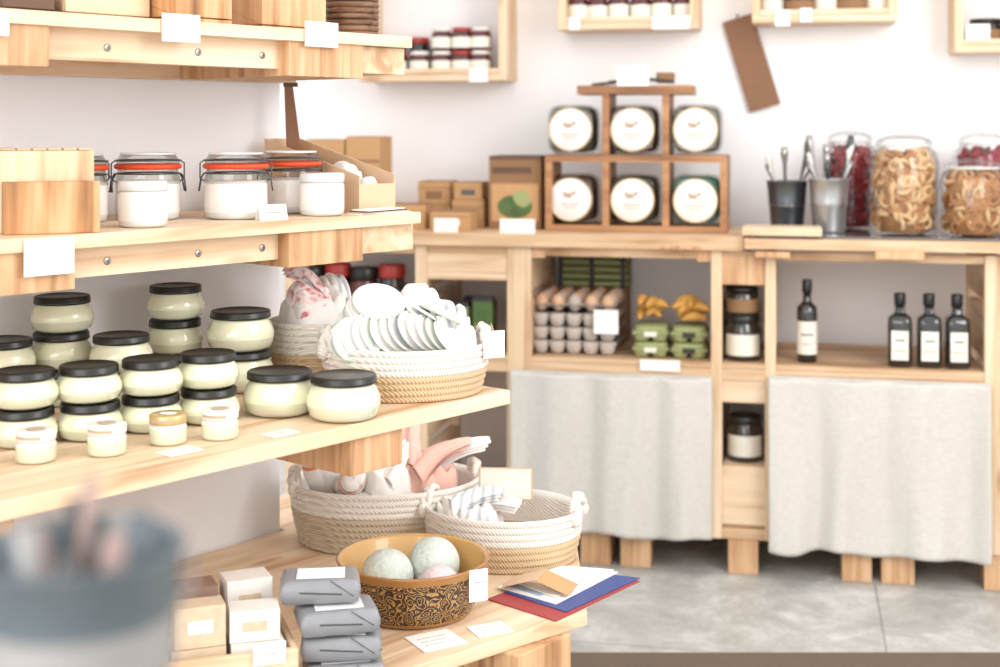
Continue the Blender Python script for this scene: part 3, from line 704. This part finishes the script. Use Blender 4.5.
tall = pot(.05, .24, 'jam', 'bottlecap', None); tall2 = pot(.045, .25, 'darkjar', 'redlid', 'label')
onB(hj, 'preserve_jar', 743, .08, .6); onB(dj, 'preserve_jar', 743, .08, .6+.131); onB(dj2, 'preserve_jar', 741, .25, .6); onB(dj2, 'preserve_jar', 741, .25, .7215)
onB(hj, 'preserve_jar', 745, .1, .306)
for i, px in enumerate((312, 338, 364, 392)): onB((tall, tall2)[i % 2], 'preserve_jar', px, .12, .6)
for i, (px, v) in enumerate(((440, .08), (462, .1), (485, .08), (449, .24), (476, .24))):
    mb = MB(); mb.bb(-.03, .03, -.03, .03, 0, .11+.02*(i % 3), ('kraft_dark', 'pulpgreen', 'green', 'blackplastic', 'kraft_dark')[i]); mb.bb(-.022, .022, -.0312, -.0302, .03, .08, ('label', 'kraft', 'pasta')[i % 3]); mb.prism([(-.03, -.03), (.03, -.03), (.03, .0), (-.03, .0)], .11+.02*(i % 3), .125+.02*(i % 3), 'blackplastic')
    X, Y = WB(U(px, v), v); mb.build('herb_tea_box', (X, Y, .601), BRZ+random.uniform(-8, 8), .003)
# egg trays
def tray(nx, ny, p=.046, amp=.016):
    k = 6; vs = []; fs = []; NX, NY = nx*k, ny*k
    for j in range(NY+1):
        for i in range(NX+1):
            x, y = i/k*p, j/k*p
            z = amp*(1+cos(2*pi*x/p)*.5+cos(2*pi*y/p)*.5)
            if i in (0, NX) or j in (0, NY): z = amp*1.4
            vs.append((x-nx*p/2, y-ny*p/2, z))
    for j in range(NY):
        for i in range(NX): a = j*(NX+1)+i; fs.append((a, a+1, a+NX+2, a+NX+1))
    return vs, fs
mb = MB(); p = .05; nx, ny = 6, 5; LH = .04
for L in range(4):
    tv, tf = tray(nx, ny, p, .017); mb.add([(a, b_, c+L*LH+.001) for a, b_, c in tv], tf, 'pulp', True)
    if L < 3:
        for i in range(nx):
            mb.lathe([(.012, .0), (.019, .006), (.0235, .022), (.0245, .036), (.0235, .038)], 'pulp', c=(-nx*p/2+(i+.5)*p, -ny*p/2+.006, L*LH+.001), seg=14)
    if L == 3:
        for j in range(ny):
            for i in range(nx): mb.sphere((-nx*p/2+(i+.5)*p, -ny*p/2+(j+.5)*p, L*LH+.03), (.0205, .0205, .026), 'egg' if (i+j) % 3 else 'pulp', 12, 8)
X, Y = WB(U(572, .19), .19); o = mb.build('egg_tray_stack', (X, Y, .601), BRZ)
mb = MB(); mb.box((0, 0, .0), (.036*2, .001, .07), 'paper'); X, Y = WB(U(606, .03), .03); mb.build('price_tag', (X, Y, ZB(606, 322, .03)), BRZ)
mb = MB()
for z in range(5): mb.bb(-.11, .11, 0, .012, z*.022, z*.022+.014, 'pulpgreen'); mb.bb(-.11, .11, .12, .132, z*.022, z*.022+.014, 'pulpgreen'); mb.bb(-.11, -.098, .012, .12, z*.022, z*.022+.014, 'pulpgreen'); mb.bb(.098, .11, .012, .12, z*.022, z*.022+.014, 'pulpgreen')
for x in (-.1, 0, .098): mb.bb(x-.008, x+.008, -.002, .0, 0, .1, 'blackplastic'); mb.bb(x-.008, x+.008, .132, .134, 0, .1, 'blackplastic')
mb.bb(-.11, .11, 0, .132, -.004, 0, 'blackplastic')
X, Y = WB(U(592, .325), .325); mb.build('produce_crate', (X, Y, .775), BRZ, .001)
mb = MB(); mb.bb(-.11, .11, 0, .1, 0, .165, 'kraft_dark'); X, Y = WB(U(592, .34), .34); mb.build('cardboard_box', (X, Y, .602), BRZ)
for n_, (px, z) in enumerate(((652, .601), (690, .601), (652, .647), (690, .647))):
    mb = MB()
    for i in range(2):
        for j in range(3): mb.lathe([(.016, 0), (.021, .008), (.0255, .022), (.026, .024)], 'pulpgreen', c=(-.025+i*.05, -.05+j*.05, 0), seg=14, sq=4)
    mb.bb(-.053, .053, -.078, .078, .0225, .025, 'pulpgreen')
    mb.prism([(-.051, -.076), (.051, -.076), (.051, .076), (-.051, .076)], .0255, .030, 'pulpgreen')
    mb.lathe([(.05, .03), (.046, .041), (.04, .0435), (0, .0435)], 'pulpgreen', seg=28, sq=8, sy=1.5)
    mb.bb(-.018, .018, -.079, -.076, .016, .03, 'blackplastic' if n_ % 2 else 'label')
    X, Y = WB(U(px, .12), .12); mb.build('egg_carton', (X, Y, z+.0003), BRZ+2)
for px, z in ((650, .695), (690, .695)):
    mb = MB(); 
    for i in range(9):
        a = random.uniform(0, pi); cx, cy = random.uniform(-.03, .03), random.uniform(-.03, .03); pts = [(cx+.038*(f-.5)*2*cos(a), cy+.038*(f-.5)*2*sin(a), .012+.006*i+.012*sin(pi*f)) for f in [q/8 for q in range(9)]]
        mb.tube(pts, [.004+.011*sin(pi*q/8) for q in range(9)], 'pasta', 10)
    X, Y = WB(U(px, .12), .12); mb.build('bread_roll_pile', (X, Y, z), BRZ)

# ------------------------------------------------------------------ on the counter
def kraft_box(px0, px1, py0, v0, v1, name='kraft_box', base_z=.96, label=None, mat='kraft'):
    mb = MB(); u0, u1 = U(px0, v0), U(px1, v0); z1 = ZB((px0+px1)/2, py0, v0)
    mb.bb(u0, u1, v0, v1, base_z+.0006, z1, mat); mb.bb(u0+.002, u1-.002, v0+.002, v1-.002, z1, z1+.002, 'kraft_dark')
    h = z1-base_z; w = u1-u0
    mb.bb(u0, u1, v0-.001, v0, z1-h*.28, z1-h*.25, 'kraft_dark')
    mb.bb(u0+w*.25, u1-w*.25, v0-.0015, v0-.0002, base_z+h*.25, base_z+h*.6, label or 'label')
    mb.build(name, BLOC, BRZ, .002); return z1
z = kraft_box(306, 344, 140, .12, .25, label='kraft_dark'); z = kraft_box(346, 380, 137, .12, .25, label='kraft_dark')
kraft_box(383, 425, 205, .1, .2); 
z = kraft_box(418, 450, 205, .24, .36, label='kraft_dark'); z2 = kraft_box(418, 450, 182, .24, .36, base_z=z+.002, label='kraft_dark')
z = kraft_box(452, 484, 200, .2, .3, label='ink'); kraft_box(454, 482, 183, .2, .3, base_z=z+.002, label='ink'); kraft_box(430, 470, 212, .06, .16, label='label')
mb = MB(); v0 = .16; u0, u1 = U(489, v0), U(541, v0); z1 = ZB(515, 156, v0)
mb.bb(u0, u1, v0, .32, .9606, z1, 'kraft_dark'); mb.bb(u0, u1, v0-.001, .321, z1-.012, z1, 'darkwood'); mb.bb(u0+.01, u1-.03, v0-.0015, v0, 1.13, 1.15, 'darkwood')
mb.bb(u0+.008, u1-.008, v0-.0015, v0, .985, 1.10, 'kraft'); mb.sphere(((u0+u1)/2, v0-.002, 1.03), (.055, .001, .036), 'green', 16, 8); mb.sphere(((u0+u1)/2+.02, v0-.0022, 1.05), (.03, .001, .03), 'pulpgreen', 16, 8)
mb.build('kraft_gift_box', BLOC, BRZ, .002)
# rack
mb = MB(); v0, v1 = .12, .30
def RR(x0, x1, z0, z1, mat='walnut'): mb.bb(U(x0, v0), U(x1, v0), v0, v1, z0, z1, mat)
zA = .9612; zB_ = ZB(635, 155, v0); zC = ZB(635, 94, v0)
RR(545, 727, zA, zA+.018); RR(545, 727, zB_-.02, zB_); RR(577, 692, zC, zC+.026)
for x in (545, 720): RR(x, x+7, zA+.018, zB_-.02, 'walnut')
for x in (602, 662):
    RR(x, x+7, zA+.018, zB_-.02); RR(x, x+7, zB_, zC)
mb.build('tiered_jar_rack', BLOC, BRZ, .0015)
def candy_jar(content):
    mb = MB(); r = .075; M = RM(90, 0, 0, loc=(0, 0, r))
    prof = [(0, -.07), (r*.85, -.07), (r, -.06), (r, .03), (r*.95, .05), (r*.83, .06)]
    mb.lathe(prof, 'glass', seg=40, M=M, sq=5)
    mb.lathe([(0, -.066), (r*.82, -.066), (r*.92, -.056), (r*.92, .01), (r*.85, .025), (0, .026)], content, seg=40, M=M, sq=5)
    rnd = random.Random(len(content))
    for i in range(40):
        a = rnd.uniform(0, 2*pi); q = r*.9; mb.sphere((q*cos(a)*rnd.uniform(.5, 1), q*sin(a)*rnd.uniform(.5, 1), .024), (.011, .009, .007), content, 8, 5, M)
    mb.lathe([(r*.8, .052), (r*.88, .056), (r*.88, .072), (r*.84, .076), (0, .077)], 'white', seg=40, M=M)
    mb.torus(r*.86, .0022, 'goldlid', M @ RM(loc=(0, 0, .0755)), 36)
    mb.sphere((-.006, -.078, r+.012), (.014, .001, .008), 'logo', 12, 8); mb.sphere((.012, -.078, r+.020), (.007, .001, .006), 'logo', 10, 6); mb.sphere((-.018, -.078, r+.018), (.004, .001, .008), 'logo', 10, 6)
    mb.bb(-.028, .028, -.0782, -.077, r-.016, r-.012, 'logo'); mb.bb(-.018, .018, -.0782, -.077, r-.026, r-.023, 'logo')
    return mb.mesh('candy_jar')
for (px, row, ct) in ((574, 1, 'moss'), (635, 1, 'nuts'), (697, 1, 'moss'), (574, 0, 'nuts'), (635, 0, 'moss'), (697, 0, 'teal')):
    onB(candy_jar(ct), 'candy_jar', px, v0+.085, (zB_ if row else zA+.0185), 0)
mb = MB(); 
for i, (x, rz) in enumerate(((-.08, 10), (-.02, -8), (.06, 4))): mb.box((x, .03, .006+.004*i), (.11, .07, .008), ('blackplastic', 'kraft_dark', 'blackplastic')[i], (0, -6+6*i, rz))
mb.box((.09, .02, .02), (.05, .03, .03), 'kraft_dark', (10, 0, 20))
X, Y = WB(U(635, .17), .17); mb.build('notebook_pile', (X, Y, zC+.0295), BRZ)
def btag(px0, py0, px1, py1, v):
    u0, u1 = U(px0, v), U(px1, v); xc = (px0+px1)/2; z0, z1 = ZB(xc, py1, v), ZB(xc, py0, v); tag_h('price_tag', (u0+u1)/2, v, (z0+z1)/2, u1-u0, z1-z0, rz=BRZ, lines=1)
btag(617, 66, 649, 86, .11); btag(500, 219, 535, 234, .005); btag(434, 218, 458, 236, .005); btag(640, 360, 680, 371, -.006)
mb = MB(); mb.bb(-.11, .11, -.07, .07, 0, .022, 'pine'); X, Y = WB(U(782, .02), .02); mb.build('cutting_board', (X, Y, .968), BRZ, .004)
def scoop_pail(px, v, r, h, n, mat):
    mb = pail(r*.78, r, h, mat)
    mb.torus((r+r*.78)/2+.0005, .002, 'steel', RM(loc=(0, 0, h*.5)), 32)
    for i in range(n):
        a = i*2.1+.4; l = .05+.025*(i % 4); dx, dy = cos(a)*.05, sin(a)*.025; bx, by = cos(a)*r*.35, sin(a)*r*.3
        tx, ty, tz = bx+dx, by+dy, h+l
        m_ = ('steel', 'whitelid', 'steel', 'steel_dark', 'steel')[i % 5]
        d_ = Vector((dx*.6, dy*.6, h*.1+l)).normalized(); q0 = Vector((tx, ty, tz))
        mb.tube([(bx*.5, by*.5, .01), (bx+dx*.4, by+dy*.4, h*.9), tuple(q0-d_*.05), tuple(q0-d_*.02), tuple(q0)], [.004, .004, .006, .011, .009], m_, 8)
    X, Y = WB(U(px, v), v); mb.build('utensil_pail', (X, Y, .9678), BRZ)
scoop_pail(787, .24, .06, .145, 5, 'gunmetal'); scoop_pail(829, .158, .058, .155, 9, 'galv')
def big_jar(px, v, r, h, kind, seed):
    rnd = random.Random(seed); mb = MB()
    mb.lathe([(r*.85, 0), (r*.97, .004), (r, .015), (r, h*.74), (r*.93, h*.82), (r*.76, h*.86), (r*.76, h*.88)], 'glass', seg=40)
    mb.lathe([(r*.78, h*.88), (r*.82, h*.89), (r*.82, h*.93), (r*.74, h*.955), (r*.5, h*.98), (r*.3, h), (0, h)], 'glass', seg=40)
    mb.torus(r*.8, .003, 'frosted', RM(loc=(0, 0, h*.885)), 32)
    N_ = 210
    for i in range(N_):
        a = rnd.uniform(0, 2*pi); rr = (r-.022)*math.sqrt(rnd.uniform(.45, 1)); z = .022+(h*.84-.03)*(i/N_)
        if z > h*.74: rr *= .8
        M = RM(rnd.uniform(0, 180), rnd.uniform(0, 180), 0, loc=(rr*cos(a), rr*sin(a), z))
        if kind == 'pretzel': mb.torus(.016, .0055, 'pretzel' if i % 4 else 'apple', M, 10, 6)
        elif kind == 'apple': mb.torus(.0165, .006, 'apple' if i % 3 else 'pretzel', M, 10, 6)
        else: mb.sphere((0, 0, 0), (.020, .016, .007), kind if i % 4 else 'jam', 8, 6, M)
    mb.lathe([(0, .006), (r*.7, .006), (r*.7, h*.74), (0, h*.76)], 'pretzel' if kind != 'redchips' else 'redchips', seg=20)
    X, Y = WB(U(px, v), v); mb.build('glass_storage_jar', (X, Y, .9678), BRZ)
big_jar(850, .335, .082, .295, 'redchips', 3); big_jar(904, .13, .096, .285, 'apple', 1); big_jar(973, .09, .088, .215, 'pretzel', 2); big_jar(983, .32, .085, .29, 'redchips', 4)

# ------------------------------------------------------------------ wall-mounted crates
def wall_crate(px0, px1, pyb, pyt, v0=.33):
    mb = MB(); u0, u1 = U(px0, v0), U(px1, v0); xc = (px0+px1)/2; zb = ZB(xc, pyb, v0); zt_ = ZB(xc, pyt, v0)
    mb.bb(u0, u1, v0, .498, zb, zb+.022, 'pine'); mb.bb(u0, u0+.025, v0, .498, zb+.022, zt_, 'pine_v'); mb.bb(u1-.025, u1, v0, .498, zb+.022, zt_, 'pine_v')
    mb.bb(u0, u1, v0, .498, zt_, zt_+.022, 'pine'); mb.bb(u0+.025, u1-.025, v0, v0+.012, zb+.023, zb+.04, 'pine')
    mb.build('mounted_crate_shelf', BLOC, BRZ, .002); return zb+.0225
def fill(px_list, v, z, meshes, nm='preserve_jar'):
    for i, px in enumerate(px_list): onB(meshes[i % len(meshes)], nm, px, v, z)
z = wall_crate(360, 506, 81, -60); 
fill((398, 420, 442, 462, 481), .385, z, [rj2, rj, rj]); fill((396, 420, 444), .457, z, [pot(.034, .125, 'darkjar', 'redlid', 'label')])
fill((442, 462, 481), .385, z+.076, [rj, rj2]); 
z = wall_crate(558, 698, 29, -110); fill((578, 598, 619, 641, 662, 684), .40, z, [pot(.034, .1, 'jam', 'redlid', 'label'), pot(.034, .095, 'jam', 'whitelid', 'label')])
z = wall_crate(752, 897, 22, -120); fill((772, 800, 826, 852, 878), .40, z, [pot(.036, .09, 'honey', 'blacklid', 'label'), dj])
z = wall_crate(955, 1060, 52, -80); fill((985, 1015), .4, z, [dj])
btag(569, 17, 580, 30, .325); btag(652, 16, 690, 29, .325); btag(775, 10, 790, 26, .325); btag(469, 68, 488, 82, .325); btag(800, 8, 812, 22, .325)
btag(966, 24, 990, 40, .325)
mb = MB(); mb.prism([(-.05, -.15), (.05, -.15), (.05, .15), (-.048, .15)], -.003, .003, 'leather', RM(90, 0, 0)); mb.tube([(0, .0, .15), (.004, .006, .16)], .002, 'ink', 6); mb.sphere((.004, .006, .16), .004, 'steel')
u = U(751, .485); X, Y = WB(u, .485); o = mb.build('leather_swatch', (X, Y, ZB(751, 63, .485)))
o.rotation_euler = (Matrix.Rotation(radians(BRZ), 3, 'Z') @ Matrix.Rotation(radians(-17), 3, 'Y')).to_euler()

# ------------------------------------------------------------------ light & camera
w = bpy.data.worlds.new('World'); bpy.context.scene.world = w; w.use_nodes = True
bg_ = w.node_tree.nodes['Background']; bg_.inputs[0].default_value = (.995, .995, 1.0, 1); bg_.inputs[1].default_value = 1.5
def area(name, locn, tgt, size, e, col=(1, 1, 1)):
    l = bpy.data.lights.new(name, 'AREA'); l.shape = 'RECTANGLE'; l.size, l.size_y = size; l.energy = e; l.color = col
    o = bpy.data.objects.new(name, l); bpy.context.scene.collection.objects.link(o); o.location = locn
    o.rotation_euler = (Vector(tgt)-Vector(locn)).to_track_quat('-Z', 'Y').to_euler()
area('window_daylight', (-1.6, -1.4, 2.0), (.4, 3.4, .9), (2.6, 2.0), 72, (1, .99, .975))
area('side_fill_light', (2.2, 1.4, 2.1), (.5, 4.3, 1.0), (1.8, 1.6), 72, (1, .99, .985))  # added fill lamp from the right, aimed at the counter; not a real window
cd = bpy.data.cameras.new('camera'); cam = bpy.data.objects.new('camera', cd); bpy.context.scene.collection.objects.link(cam)
cam.location = (0, 0, CH); cam.rotation_euler = (radians(90), 0, 0); cd.lens = 50; cd.sensor_width = 36; cd.shift_y = -(333.5-HZ)/1000
cd.clip_start = .05; cd.dof.use_dof = True; cd.dof.focus_distance = 2.25; cd.dof.aperture_fstop = 3.6
bpy.context.scene.camera = cam
bpy.context.scene.view_settings.view_transform = 'Standard'
bpy.context.scene.view_settings.look = 'None'
bpy.context.scene.view_settings.exposure = .04
